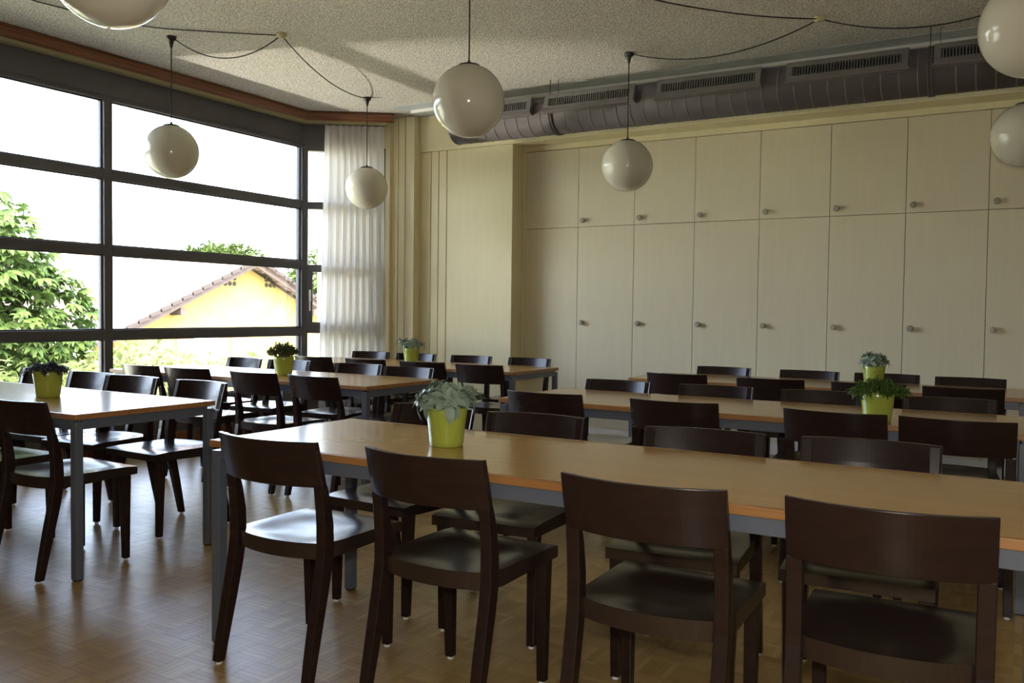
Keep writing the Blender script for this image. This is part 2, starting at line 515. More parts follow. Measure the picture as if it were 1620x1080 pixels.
RAILS = (2.305, 1.684, 0.988)
def make_window(name, y0, y1, label, left_mull=True):
    w = empty(name, (XW, (y0 + y1) / 2, 0.36))
    struct(w, label)
    oy, oz = (y0 + y1) / 2, 0.36
    def bx(nm, a, b, c, d, m=M['winframe'], t0=-0.045, t1=0.045, bev=0.004):
        return boxo(nm, m, t0, t1, a - oy, b - oy, c - oz, d - oz, w, bev)
    bx('mullion', y1 - 0.0375, y1 + 0.0375, 0.36, 2.94)
    bx('bottom_rail', y0 + 0.0375, y1 - 0.0375, 0.36, 0.415)
    bx('top_rail', y0 + 0.0375, y1 - 0.0375, 2.905, 2.94)
    for z in RAILS:
        bx('rail', y0 + 0.0375, y1 - 0.0375, z - 0.038, z + 0.038, bev=0.004)
    zs = [0.415] + [z for r in sorted(RAILS) for z in (r - 0.038, r + 0.038)] + [2.905]
    for i in range(4):
        bx('pane', y0 + 0.0365, y1 - 0.0365, zs[2 * i] - .001, zs[2 * i + 1] + .001, M['glass'], -0.012, -0.006, 0)
        a, b = zs[2 * i], zs[2 * i + 1]
        mb = MB()                                  # glazing bead around the pane
        for (p, q, r2, s) in ((y0 + .0375, y1 - .0375, a, a + .012), (y0 + .0375, y1 - .0375, b - .012, b),
                              (y0 + .0375, y0 + .0495, a + .012, b - .012), (y1 - .0495, y1 - .0375, a + .012, b - .012)):
            mb.box(-0.005, 0.012, p - oy, q - oy, r2 - oz, s - oz)
        mb.build('glazing_bead', M['winframe'], w)
    return w
MY = 4.518
DY = Y_POST - MY
make_window('window_1', MY, Y_POST, 'wide four-light dark-framed window, complete between mullion and corner post')
make_window('window_2', MY - DY, MY, 'four-light dark-framed window cut by the left photo edge')
boxw = MY - DY
if boxw > YB:
    struct(boxo('wall_left_added', M['wall'], XW - 0.1, XW + 0.08, YB, boxw + 0.04, 0.36, 2.95))  # unseen wall added in place of more windows, to cut the daylight

# angled bay window with an opening casement
w = empty('window_3', PB + Vector((0, 0, 0.36)))
struct(w, 'narrow angled bay window with casement, partly behind the curtain')
def bw(nm, a, b, c, d, m=M['winframe'], t0=-0.045, t1=0.045, bev=0.004, par=None):
    xf = lambda p: BD * p.x + BN * (-p.y) + Vector((0, 0, p.z - 0.36))
    return boxo(nm, m, a, b, t0, t1, c, d, par or w, bev, xf)
bw('mullion', 0.018, 0.065, 0.36, 2.92)
bw('mullion', BAY_L - 0.05, BAY_L + 0.05, 0.36, 2.92)
bw('bottom_rail', 0.065, BAY_L - .05, 0.36, 0.415)
bw('top_rail', 0.065, BAY_L - .05, 2.865, 2.92)
for z in (2.300, 1.645, 1.005):
    bw('rail', 0.065, BAY_L - .05, z - 0.038, z + 0.038)
cs = bw('casement_frame', 0.062, 0.118, 1.035, 1.612, t0=-0.062, t1=-0.02)
bw('casement_frame', 0.118, BAY_L - .11, 1.035, 1.085, t0=-0.062, t1=-0.02)
bw('casement_frame', BAY_L - .11, BAY_L - .05, 1.035, 1.612, t0=-0.062, t1=-0.02)
for a, b in ((0.415, 0.967), (1.043, 1.607), (1.683, 2.262), (2.338, 2.865)):
    bw('pane', 0.065, BAY_L - .05, a, b, M['glass'], 0.006, 0.012, 0)
hd = bw('window_handle', 0.080, 0.104, 1.30, 1.42, M['steel'], -0.072, -0.061, 0.002)
bw('handle_lever', 0.085, 0.100, 1.20, 1.375, M['steel'], -0.105, -0.088, 0.004, par=hd)
bw('handle_neck', 0.085, 0.100, 1.355, 1.375, M['steel'], -0.09, -0.07, 0.002, par=hd)

# varnished wooden pelmet rail on the ceiling, following the bay
def sweep(path, prof, name, m):
    """prof: (offset into room, z) polygon swept along 2D path with mitred corners"""
    mb = MB(); rings = []
    P = [Vector((p[0], p[1], 0)) for p in path]
    for i, p in enumerate(P):
        ds = []
        if i > 0: ds.append((p - P[i - 1]).normalized())
        if i < len(P) - 1: ds.append((P[i + 1] - p).normalized())
        ns = [Vector((d.y, -d.x, 0)) for d in ds]
        nn = sum(ns, Vector()) / len(ns)
        nn = nn / nn.length_squared
        rings.append([p + nn * o + Vector((0, 0, z)) for o, z in prof])
    mb.loft(rings)
    return mb.build(name, m, None, 0.0)
kx, ky = -6.44, 6.71
ex, ey = -5.70, 7.235
path = [(kx, YB), (kx, ky), (ex, ey)]
prof = [(0, 0.0), (0.0, -0.07), (0.03, -0.088), (0.05, -0.088), (0.075, -0.078), (0.095, -0.055), (0.102, -0.03), (0.098, -0.012), (0.085, 0)]
struct(sweep(path, [(o, ZC + z) for o, z in prof], 'trim_8', M['redwood']), 'red-brown wooden curtain rail along the ceiling')
struct(sweep([(kx, YB), (kx, ky), (ex - .06, ey - .045)], [(o, ZC + z) for o, z in [(-0.03, -0.07), (-0.03, -0.115), (0.045, -0.115), (0.045, -0.085)]], 'trim_9', M['track']),
       'dull brass curtain track under the wooden rail')

# sheer curtain drawn to the end of the bay
def curtain():
    mb = MB()
    d = Vector((ex - kx, ey - ky, 0)).normalized(); nrm = Vector((d.y, -d.x, 0))
    A = Vector((kx, ky, 0)) + d * 0.205 - nrm * 0.0
    Lc = 0.60
    nx_, nz = 150, 14
    rnd = random.Random(3)
    ph = [rnd.uniform(0, 6.28) for _ in range(6)]
    rows_ = []
    for k in range(nz + 1):
        s = k / nz
        z = 3.115 - s * 3.06
        wid = 1.0 + 0.10 * s
        row = []
        for i in range(nx_ + 1):
            t = i / nx_
            a = 0.016 + 0.020 * min(1, s * 3)
            f = math.sin(2 * math.pi * 8.5 * t + ph[0] + 1.3 * math.sin(6 * t + ph[1])) * a
            f += math.sin(2 * math.pi * 31 * t + ph[2]) * 0.004 * max(0, 1 - 2.2 * s) + math.sin(2 * math.pi * 4.3 * t + ph[3] + s) * 0.012 * s
            off = (t - 0.5) * Lc * wid + Lc / 2 - 0.03 * s * (1 - t)
            row.append(A + d * off + nrm * f + Vector((0, 0, z)))
        rows_.append(row)
    n_ = nx_ + 1
    vs_ = [p for r in rows_ for p in r]
    fs = [(k * n_ + i, k * n_ + i + 1, (k + 1) * n_ + i + 1, (k + 1) * n_ + i) for k in range(nz) for i in range(nx_)]
    mb.add(vs_, fs, True)
    o = mb.build('curtain', M['curtain'])
    tag(o, 'sheer off-white floor-length curtain gathered at the end of the bay window', 'curtain')
    return o
curtain()

# ------------------------------------------------------------------ ventilation duct
DYc, DZc, DR = 6.93, 2.967, 0.168
duct = empty('ventilation_duct', (-1.0, DYc, DZc))
tag(duct, 'round grey-brown ventilation duct with slotted grilles, hung below the ceiling', 'duct')
def ring_x(x, r, n=40):
    return [(x + 1.0, r * math.cos(2 * math.pi * j / n), r * math.sin(2 * math.pi * j / n)) for j in range(n)]
XD0 = -4.70
mb = MB()
mb.loft([ring_x(XD0, DR), ring_x(XR - .002, DR)], True, True, True)
mb.build('duct_body', M['duct'], duct)
rib = MB()
rib.loft([[(p[0], p[1], p[2]) for p in ring_x(-1.0 + a, b)] for a, b in ((-0.006, DR - .002), (-0.004, DR + 0.0025), (0.004, DR + 0.0025), (0.006, DR - .002))], True, False, True)
rib_me = rib.mesh('seam_rib', M['duct_rib'])
x = XD0 + 0.01
BANDS = (-3.62, -0.62)
while x < 2.5:
    if min(abs(x - b) for b in BANDS) > 0.05:
        o = bpy.data.objects.new('seam_rib', rib_me)
        COL.objects.link(o); o.parent = duct; o.location = (x + 1.0, 0, 0)
    x += 0.121
for b in BANDS:
    mb = MB()
    mb.loft([ring_x(b + a, q) for a, q in ((-0.022, DR - .002), (-0.020, DR + .008), (-0.003, DR + .009), (-0.002, DR + .004), (0.002, DR + .004), (0.003, DR + .009), (0.020, DR + .008), (0.022, DR - .002))], True, False, True)
    mb.build('clamp_band', M['duct'], duct)
    mb = MB()
    mb.tube([(b + 1.0, -0.16, DR * 0.45), (b + 1.0, -0.16, ZC - DZc)], 0.003, 6)
    mb.tube([(b + 1.06, -0.12, DR * 0.6), (b + 1.06, -0.12, ZC - DZc)], 0.002, 6)
    mb.build('hanger_wire', M['black'], duct)
# grilles: flat boxes on the upper front of the duct
TILT = R(14)
def make_vent(xa, xb):
    L_ = xb - xa; hw = L_ / 2
    c = Vector(((xa + xb) / 2 + 1.0, -DR * math.cos(R(20)) - 0.012, DR * math.sin(R(20)) + 0.012))
    cs_, sn = math.cos(TILT), math.sin(TILT)
    def xf(p):   # local: x along duct, y outward(-), z up the face
        return Vector((c.x + p.x, c.y + p.y * cs_ + p.z * sn, c.z + p.z * cs_ - p.y * sn))
    fr = MB(); Hh = 0.075
    iw, ih = hw - 0.045, 0.036
    for (a, b2, c0, c1) in ((-hw, hw, ih, Hh), (-hw, hw, -Hh, -ih), (-hw, -iw, -ih, ih), (iw, hw, -ih, ih)):
        fr.box(a, b2, -0.018, 0.06, c0, c1, xf)
    f = fr.build('vent_grille', M['vent'], duct, 0.002)
    bk = MB(); bk.box(-iw, iw, 0.012, 0.05, -ih, ih, xf)
    bk.build('vent_opening', M['vent_hole'], f)
    sl = MB(); k = int(iw * 2 / 0.020)
    for i in range(k):
        xx = -iw + (i + .5) * 2 * iw / k
        sl.box(xx - 0.0035, xx + 0.0035, -0.012, 0.012, -ih, ih, xf)
    tag(sl.build('vent_slats', M['vent'], f), kind='stuff')
    lip = MB(); lip.box(-hw - .012, hw + .012, -0.026, 0.05, -Hh - 0.014, -Hh, xf)
    lip.build('vent_lip', M['duct_rib'], f, 0.002)
for a in (-4.64, -3.665, -2.630, -1.598, -0.592, 0.43, 1.45):
    make_vent(a, a + 0.842)

# ------------------------------------------------------------------ pendant globes, cords, junction boxes
GR = 0.199
def globe_meshes():
    mb = MB(); prof = []
    for k in range(25):
        a = math.pi * (k / 24)
        prof.append((max(1e-4, GR * math.sin(a)), -GR * math.cos(a)))
    prof = [p for p in prof if p[1] < GR * 0.965]
    mb.lathe(prof, 40)
    gl = mb.mesh('globe', M['opal'])
    mb = MB()
    mb.lathe([(0.058, GR * 0.952), (0.060, GR * 0.985), (0.045, GR * 1.01), (0.012, GR * 1.03), (0.008, GR * 1.10), (0.004, GR * 1.12)], 28)
    return gl, mb.mesh('globe_cap', M['black'])
globe_me, cap_me = globe_meshes()
def sag(a, b, s, n=18):
    a, b = Vector(a), Vector(b)
    return [a.lerp(b, i / n) - Vector((0, 0, s * 4 * (i / n) * (1 - i / n))) for i in range(n + 1)]
lamps = [(-2.65, 1.85, 2.35, 'white opal globe pendant lamp cut off by the top photo edge, upper left'),
         (-5.553, 4.378, 2.385, 'white opal globe pendant lamp hanging in front of the wide window'),
         (-5.46, 6.52, 2.381, 'smallest-looking white opal globe pendant lamp, hanging in front of the curtain'),
         (-2.681, 4.062, 2.377, 'large white opal globe pendant lamp hanging whole at top centre'),
         (-2.71, 6.36, 2.368, 'white opal globe pendant lamp hanging in front of the cabinet doors'),
         (0.0, 4.038, 2.37, 'white opal globe pendant lamp cut by the photo\'s top right corner'),
         (-0.029, 6.417, 2.372, 'white opal globe pendant lamp cut by the right photo edge below another')]
J1 = (-4.769, 4.72, ZC); J2 = (-1.255, 6.209, ZC)
swags = {1: (J1, 0.16), 2: (J1, 0.10), 3: (J2, 0.10), 4: (J2, 0.13), 6: (J2, 0.12)}
for i, (x, y, z, lab) in enumerate(lamps):
    t = empty('pendant_lamp', (x, y, ZC))
    tag(t, lab, 'lamp', 'opal globe pendant lamps')
    for nm, me in (('globe', globe_me), ('globe_cap', cap_me)):
        o = bpy.data.objects.new(nm, me); COL.objects.link(o); o.parent = t; o.location = (0, 0, z - ZC)
    mb = MB(); mb.tube([(0, 0, z - ZC + GR * 1.05), (0, 0, -0.06)], 0.0042, 8)
    mb.build('cord', M['cord'], t)
    mb = MB()
    mb.lathe([(0.001, 0.0), (0.036, 0.0), (0.037, -0.006), (0.034, -0.026), (0.020, -0.03), (0.017, -0.045), (0.007, -0.085), (0.002, -0.09)], 20)
    mb.build('ceiling_hook', M['black'], t)
    if i in swags:
        (jx, jy, jz), s = swags[i]
        mb = MB()
        mb.tube(sag((0.02, 0, -0.012), (jx - x, jy - y, -0.012), s), 0.0042, 6)
        mb.build('swag_cord', M['cord'], t)
for (jx, jy, jz), lab in ((J1, 'small yellowed ceiling junction box above the left tables'), (J2, 'small yellowed ceiling junction box above the right tables')):
    mb = MB()
    mb.lathe([(0.001, -0.034), (0.022, -0.032), (0.036, -0.024), (0.041, -0.012), (0.040, 0.0)], 20)
    o = mb.build('junction_box', M['jbox'], None, 0, (jx, jy, jz))
    o.scale = (1.0, 0.75, 1.0); o.rotation_euler = (0, 0, R(20))
    tag(o, lab, 'junction box', 'ceiling junction boxes')
mb = MB()
cp = [Vector(p) for p in ((J1[0], J1[1], ZC - .014), (-5.144, 4.433, ZC - .012), (-5.50, 4.10, ZC - .010), (-5.66, 3.60, ZC - .010), (-5.70, 3.25, ZC - .010), (-5.70, 2.6, ZC - .010))]
pts = []
for i in range(len(cp) - 1):                      # Catmull-Rom through the clips on the ceiling
    p0, p1, p2, p3 = cp[max(i - 1, 0)], cp[i], cp[i + 1], cp[min(i + 2, len(cp) - 1)]
    for k in range(6):
        q = k / 6
        pts.append(0.5 * ((2 * p1) + (p2 - p0) * q + (2 * p0 - 5 * p1 + 4 * p2 - p3) * q * q + (3 * p1 - p0 - 3 * p2 + p3) * q ** 3))
mb.tube(pts, 0.0042, 6)
tag(mb.build('power_cord', M['cord']), 'dark cord running left from the ceiling box past the cropped globe', 'cord')

# ------------------------------------------------------------------ tables
TZ, TLEN, TWID, TTH = 0.744, 2.53, 0.77, 0.025
def make_table():
    t = empty('dining_table')
    hx, hy = TLEN / 2, TWID / 2
    boxo('tabletop', M['tabletop'], -hx + .018, hx - .018, -hy + .018, hy - .018, TZ - TTH, TZ, t)
    for (a, b, c, d) in ((-hx, hx, -hy, -hy + .0178), (-hx, hx, hy - .0178, hy), (-hx, -hx + .0178, -hy + .018, hy - .018), (hx - .0178, hx, -hy + .018, hy - .018)):
        boxo('edge_band', M['edge'], a, b, c, d, TZ - TTH, TZ - .0003, t, 0.002)
    ls = 0.038; ztop = TZ - TTH - 0.013
    for sx in (-1, 1):
        for sy in (-1, 1):
            x0, y0 = sx * (hx - .006), sy * (hy - .006)
            lg = boxo('leg', M['metal_frame'], min(x0, x0 - sx * ls), max(x0, x0 - sx * ls), min(y0, y0 - sy * ls), max(y0, y0 - sy * ls), 0.006, ztop, t, 0.002)
            mb = MB(); mb.box(min(x0, x0 - sx * ls) + .004, max(x0, x0 - sx * ls) - .004, min(y0, y0 - sy * ls) + .004, max(y0, y0 - sy * ls) - .004, 0, .0065)
            mb.build('foot_cap', M['black'], lg)
    az0, az1 = TZ - TTH - 0.046, TZ - TTH - .0005
    for sy in (-1, 1):
        y0 = sy * (hy - .012)
        boxo('apron', M['metal_frame'], -hx + .045, hx - .045, min(y0, y0 - sy * .025), max(y0, y0 - sy * .025), az0, az1, t, 0.002)
    for sx in (-1, 1):
        x0 = sx * (hx - .012)
        boxo('apron', M['metal_frame'], min(x0, x0 - sx * .025), max(x0, x0 - sx * .025), -hy + .045, hy - .045, az0, az1, t, 0.002)
    return t
tables = [('n', -2.53, 2.155, 'long oak-topped table nearest the camera, with the big grey-green succulent'),
          ('m', -2.49, 4.10, 'long oak-topped table in the middle of the right-hand row'),
          ('f', -2.50, 5.95, 'long oak-topped rear table of the right-hand row, before the cabinets'),
          ('L1', -3.575 - TLEN, 2.315, 'oak-topped table at the left photo edge, gleaming with window light'),
          ('L2', -3.50 - TLEN, 4.19, 'oak-topped middle table of the left row, along the wide window'),
          ('L3', -3.44 - TLEN, 5.89, 'oak-topped rear table of the left row, beside the curtain')]
proto = make_table()
for i, (k, xl, yf, lab) in enumerate(tables):
    o = proto if i == 0 else copy_tree(proto)
    o.location = (xl + TLEN / 2, yf + TWID / 2, 0)
    o.scale = (1.028 if k == 'n' else 1.0, 1, 1)
    if k == 'n': o.location.x = xl + TLEN * 1.028 / 2
    tag(o, lab, 'table', 'dining tables')

# ------------------------------------------------------------------ chairs
def make_chair():
    t = empty('dining_chair')
    # seat: dished board, rear edge bowed backwards
    mb = MB(); nx_, ny_ = 16, 14
    def outline(tx, ty):
        hw = 0.190 + (0.213 - 0.190) * min(1, ty / 0.16)
        x = tx * hw
        yr = -0.180 - 0.042 * (1 - tx * tx)
        y = yr + (0.222 - yr) * ty
        return x, y
    def topz(x, y):
        d = math.exp(-((x / 0.15) ** 4)) * math.exp(-(((y + 0.03) / 0.15) ** 4))
        return 0.456 - 0.012 * d - 0.004 * max(0, (y - 0.12) / 0.085) ** 2
    top, bot = [], []
    for j in range(ny_ + 1):
        for i in range(nx_ + 1):
            x, y = outline(2 * i / nx_ - 1, j / ny_)
            top.append((x, y, topz(x, y)))
            bot.append((x, y, 0.402 + 0.012 * j / ny_))
    n_ = nx_ + 1
    nt = len(top)
    fs_t = [(j * n_ + i, j * n_ + i + 1, (j + 1) * n_ + i + 1, (j + 1) * n_ + i) for j in range(ny_) for i in range(nx_)]
    mb.add(top, fs_t, True)
    mb.add(bot, [tuple(reversed(f)) for f in fs_t])
    edge = [i for i in range(n_)] + [j * n_ + nx_ for j in range(1, ny_ + 1)] + [ny_ * n_ + i for i in range(nx_ - 1, -1, -1)] + [j * n_ for j in range(ny_ - 1, 0, -1)]
    m_ = len(edge)
    mb.add([top[e] for e in edge] + [bot[e] for e in edge], [(k, k + m_, (k + 1) % m_ + m_, (k + 1) % m_) for k in range(m_)])
    mb.build('seat', M['chair_seat'], t)
    # backrest: bowed panel
    mb = MB(); nb = 30; rings = []
    for i in range(nb + 1):
        tx = 2 * i / nb - 1
        x = tx * 0.221
        bow = 0.004 - 0.054 * (1 - tx * tx)
        def yc(z): return -0.183 - 0.052 * (z - 0.60) / 0.195
        zt, zb = 0.797, 0.645
        ring = [(x, yc(zb) + bow - .010, zb), (x, yc(.72) + bow - .011, .72), (x, yc(zt) + bow - .010, zt), (x, yc(zt) + bow + .008, zt),
                (x, yc(.72) + bow + .010, .72), (x, yc(zb) + bow + .009, zb)]
        rings.append(ring)
    mb.loft(rings, True, True)
    mb.build('backrest', M['chair'], t, 0.002)
    # legs
    gl = MB(); gl.lathe([(0.0001, 0.0), (0.011, 0.0), (0.0115, 0.004), (0.009, 0.005), (0.009, 0.012)], 10)
    gl_me = gl.mesh('glide', M['glide'])
    for sx in (-1, 1):
        mb = MB(); rings = []
        for z, yc_, th, xo in ((0.010, -0.254, 0.030, 0.217), (0.10, -0.236, 0.035, 0.217), (0.22, -0.210, 0.040, 0.217), (0.34, -0.184, 0.044, 0.217),
                               (0.43, -0.170, 0.046, 0.217), (0.52, -0.172, 0.044, 0.217), (0.60, -0.183, 0.036, 0.217), (0.648, -0.194, 0.028, 0.217), (0.655, -0.1935, 0.012, 0.216), (0.70, -0.2055, 0.012, 0.216), (0.795, -0.231, 0.010, 0.216)):
            xi, xo_ = xo - 0.034, xo + 0.004
            if z < 0.2: xi += 0.005 * (1 - z / .2)
            a, b = (xi, xo_) if sx > 0 else (-xo_, -xi)
            rings.append([(a, yc_ - th / 2, z), (b, yc_ - th / 2, z), (b, yc_ + th / 2, z), (a, yc_ + th / 2, z)])
        mb.loft(rings)
        lg = mb.build('leg', M['chair'], t, 0.003)
        o = bpy.data.objects.new('glide', gl_me); COL.objects.link(o); o.parent = lg; o.location = (sx * .203, -.254, 0)
        mb = MB(); rings = []
        for z, c, y, hs in ((0.010, 0.186, 0.176, 0.0145), (0.25, 0.188, 0.172, 0.018), (0.412, 0.190, 0.170, 0.0205)):
            c *= sx
            rings.append([(c - hs, y - hs, z), (c + hs, y - hs, z), (c + hs, y + hs, z), (c - hs, y + hs, z)])
        mb.loft(rings)
        lg = mb.build('leg', M['chair'], t, 0.003)
        o = bpy.data.objects.new('glide', gl_me); COL.objects.link(o); o.parent = lg; o.location = (sx * .186, .176, 0)
    return t
TN = {'n': 'nearest right table', 'm': 'middle right table', 'f': 'rear right table', 'L1': 'front left table', 'L2': 'middle left table', 'L3': 'rear left table'}
POS = ['nearest the window', 'second from the window', 'third from the window', 'farthest from the window']
CH = {('n', 0): [(-2.15, 2.06, 0), (-1.525, 2.085, -1.5), (-.83, 2.05, .8), (-.265, 2.085, 3)],
      ('n', 1): [(-2.25, 3.16, -2), (-1.725, 3.14, 4), (-.995, 3.09, 5), (-.44, 3.15, 4)],
      ('m', 0): [(-2.175, 4.035, 0), (-1.47, 4.035, 2), (-.705, 4.035, -3), (-.24, 4.04, 2)],
      ('m', 1): [(-2.18, 5.04, -3), (-1.56, 5.04, 2), (-.965, 5.08, 6), (-.33, 5.06, 6)],
      ('f', 0): [(-2.105, 5.88, -1), (-1.455, 5.85, 1.5), (-.845, 5.87, 1), (-.32, 5.87, 3)],
      ('f', 1): [(-2.06, 6.87, -4), (-1.40, 6.87, -3), (-.86, 6.90, 3), (-.315, 6.85, 1)],
      ('L1', 0): [(-3.90, 2.25, -2), (-4.53, 2.26, 2)],
      ('L1', 1): [(-5.67, 3.45, 0), (-5.13, 3.45, 2), (-4.69, 3.42, 5), (-4.075, 3.42, -2)],
      ('L2', 0): [(-5.575, 4.12, -3), (-5.09, 4.12, 2), (-4.415, 4.12, -2), (-3.875, 4.12, -4)],
      ('L2', 1): [(-5.72, 5.26, -5), (-5.22, 5.28, 4), (-4.48, 5.28, 5), (-3.935, 5.20, 5)],
      ('L3', 0): [(-5.485, 5.82, -1), (-4.885, 5.82, -1), (-4.295, 5.82, 3), (-3.725, 5.82, 0)],
      ('L3', 1): [(-5.70, 6.90, 5), (-5.115, 6.88, 6), (-4.505, 6.93, 3), (-3.88, 6.94, -2)]}
chair0 = make_chair()
first = True
for (tb, far), lst in CH.items():
    for i, (x, y, a) in enumerate(lst):
        o = chair0 if first else copy_tree(chair0)
        first = False
        if far:
            o.location = (x + 0.24 * math.sin(R(a)), y - 0.24, 0); o.rotation_euler = (0, 0, math.pi + R(a))
        else:
            o.location = (x, y + 0.24, 0); o.rotation_euler = (0, 0, R(a))
        side = 'far side' if far else 'near side'
        if (tb, far) == ('L1', 0):
            lab = ('dark-brown wooden chair on the near side of the front left table, at its right end' if i == 0 else
                   'dark-brown wooden chair on the near side of the front left table, cropped by photo edge')
        else:
            lab = 'dark-brown wooden chair on the %s of the %s, %s' % (side, TN[tb], POS[i])
        tag(o, lab, 'chair', 'dark wooden chairs pushed up to the tables')

# ------------------------------------------------------------------ potted plants
pot_mb = MB()
pot_mb.lathe([(0.0001, 0.0), (0.055, 0.0), (0.058, 0.003), (0.0605, 0.02), (0.0645, 0.06), (0.0705, 0.11), (0.074, 0.136), (0.0725, 0.1375), (0.0705, 0.136), (0.067, 0.108)], 40)
pot_me = pot_mb.mesh('pot', M['pot'])
soil_mb = MB(); soil_mb.lathe([(0.0001, 0.121), (0.0685, 0.121)], 24)
soil_me = soil_mb.mesh('soil', M['soil'])

def leaf_mesh(L_, W_, curl=0.3, cup=0.25, thick=0.0, n=6):
    """obovate leaf along +x from the origin, curling down"""
    mb = MB(); rows_ = []
    for i in range(n + 1):
        t = i / n
        w = W_ * (0.16 + 0.84 * math.sin(math.pi * min(1, t ** 1.35) * 0.96 + 0.02) ** 0.8) * (1 if t < 0.98 else 0.25)
        ang = curl * t
        x = L_ * t * math.cos(ang * .5); z = -L_ * t * math.sin(ang * .9)
        rows_.append([(x, -w / 2, z + cup * w / 2), (x, 0, z), (x, w / 2, z + cup * w / 2)])
    top = [p for r in rows_ for p in r]
    fs = [(i * 3 + j, i * 3 + 3 + j, i * 3 + 4 + j, i * 3 + 1 + j) for i in range(n) for j in range(2)]
    mb.add(top, fs, True)
    if thick:
        mb.add([(p[0], p[1], p[2] - thick) for p in top], [tuple(reversed(f)) for f in fs], True)
    return mb
def frame(dirv, up=Vector((0, 0, 1))):
    x = dirv.normalized()
    y = up.cross(x)
    if y.length < 1e-3: y = Vector((0, 1, 0)).cross(x)
    y.normalize(); z = x.cross(y)
    return Matrix((x, y, z)).transposed()

def pot_thing(x, y, lab, rz=0):
    t = empty('potted_plant', (x, y, TZ), rz)
    tag(t, lab, 'potted plant', 'green pots on the tables')
    for nm, me in (('pot', pot_me), ('soil', soil_me)):
        o = bpy.data.objects.new(nm, me); COL.objects.link(o); o.parent = t
    return t

# near pot: big-leaved grey-green succulent, every leaf a part
def succulent(t, seed, scale=1.0, rosettes=None):
    rnd = random.Random(seed)
    mes = [leaf_mesh(0.062 * s, 0.030 * s, c, 0.28, 0.0025).mesh('leaf', M['succulent']) for s, c in ((1.0, 0.4), (0.8, 0.7), (0.62, 0.2), (1.1, 1.0))]
    stem = MB()
    for (rx, ry, rz, tilt, az, k, sc) in rosettes:
        c = Vector((rx, ry, rz)) * scale
        stem.tube([(rx * .3, ry * .3, 0.118), (rx * .7, ry * .7, 0.118 + (c.z - .118) * .6), tuple(c)], 0.0045, 6)
        ax_ = Vector((math.cos(az) * math.sin(tilt), math.sin(az) * math.sin(tilt), math.cos(tilt)))
        F_ = frame(ax_)
        for i in range(k):
            a = i * 2.39996 + rnd.uniform(-.2, .2)
            lift = 0.10 + 0.95 * (i / k) ** 1.4
            d = F_ @ Vector((math.sin(lift), math.cos(lift) * math.cos(a), math.cos(lift) * math.sin(a)))
            o = bpy.data.objects.new('leaf', mes[(3 if i < 3 else 0 if i < k * .55 else 1 if i < k * .8 else 2)])
            COL.objects.link(o); o.parent = t
            o.matrix_local = Matrix.Translation(c + d * 0.004) @ frame(d, ax_).to_4x4() @ Matrix.Diagonal((sc, sc, sc, 1))
    stem.build('stems', M['stem'], t)
t = pot_thing(-1.748, 2.53, 'lime green pot with a large-leaved grey-green succulent on the nearest table')
# directions: the camera lies toward (+0.57,-0.82)
succulent(t, 5, 1.0, [(0.030, -0.045, 0.168, 0.75, -0.95, 13, 1.05), (-0.055, -0.035, 0.185, 0.55, 3.7, 12, 0.95), (-0.075, -0.055, 0.162, 1.15, 3.75, 9, 0.85),
                      (0.075, 0.030, 0.170, 0.95, 0.4, 10, 0.8), (0.085, 0.045, 0.195, 0.5, 0.6, 7, 0.55), (0.0, 0.03, 0.180, 0.2, 1.5, 12, 1.0), (-0.06, 0.02, 0.205, 0.5, 2.8, 9, 0.75),
                      (0.055, -0.03, 0.160, 1.1, -0.35, 8, 0.85), (-0.03, -0.06, 0.162, 0.95, -1.9, 11, 0.85), (-0.02, 0.0, 0.190, 0.4, -2.2, 12, 0.9),
                      (0.045, 0.01, 0.192, 0.45, -0.5, 12, 0.85), (0.0, 0.065, 0.170, 0.9, 1.5, 10, 0.8), (-0.075, -0.01, 0.178, 0.9, 3.2, 10, 0.8)])

def small_foliage(t, seed, m, count, leaf, spread, zc, rz, droop=0.0, stems=40):
    """dense little leaves on thin stems: one part"""
    rnd = random.Random(seed)
    mb = MB(); st = MB()
    lm = leaf_mesh(leaf, leaf * 0.55, 0.5, 0.3, 0, 2)
    for s in range(stems):
        a = rnd.uniform(0, 6.283); r = spread * math.sqrt(rnd.random())
        h = zc + rz * (1 - (r / spread) ** 2) * rnd.uniform(0.5, 1.0) - droop * (r / spread) ** 2 * rnd.uniform(.3, 1)
        e = Vector((r * math.cos(a), r * math.sin(a), h))
        b = Vector((e.x * .45, e.y * .45, 0.12))
        mid = (b + e) / 2 + Vector((0, 0, 0.02))
        if droop and r > 0.074:
            mid = Vector((e.x * .8, e.y * .8, max(0.145, h)))
        st.tube([b, mid, e], 0.0012, 4)
        for i in range(count // stems):
            q = rnd.uniform(0.35, 1.05)
            p = b.lerp(mid, q * 2) if q < .5 else mid.lerp(e, q * 2 - 1)
            d = Vector((rnd.gauss(0, 1), rnd.gauss(0, 1), rnd.gauss(0.2, .7)))
            F_ = frame(d); sc = rnd.uniform(.6, 1.15)
            mb.add([p + F_ @ (Vector(v) * sc) for v in lm.v], lm.f)
    tag(mb.build('foliage', m, t), kind='stuff')
    st.build('stems', M['stem'], t)
t = pot_thing(-0.560, 4.205, 'lime green pot of trailing small-leaved greenery on the middle right table')
small_foliage(t, 11, M['plant_green'], 1150, 0.026, 0.132, 0.160, 0.040, 0.05, 82)
t = pot_thing(-0.874, 6.35, 'lime green pot with bushy grey-green plant on the rear right table')
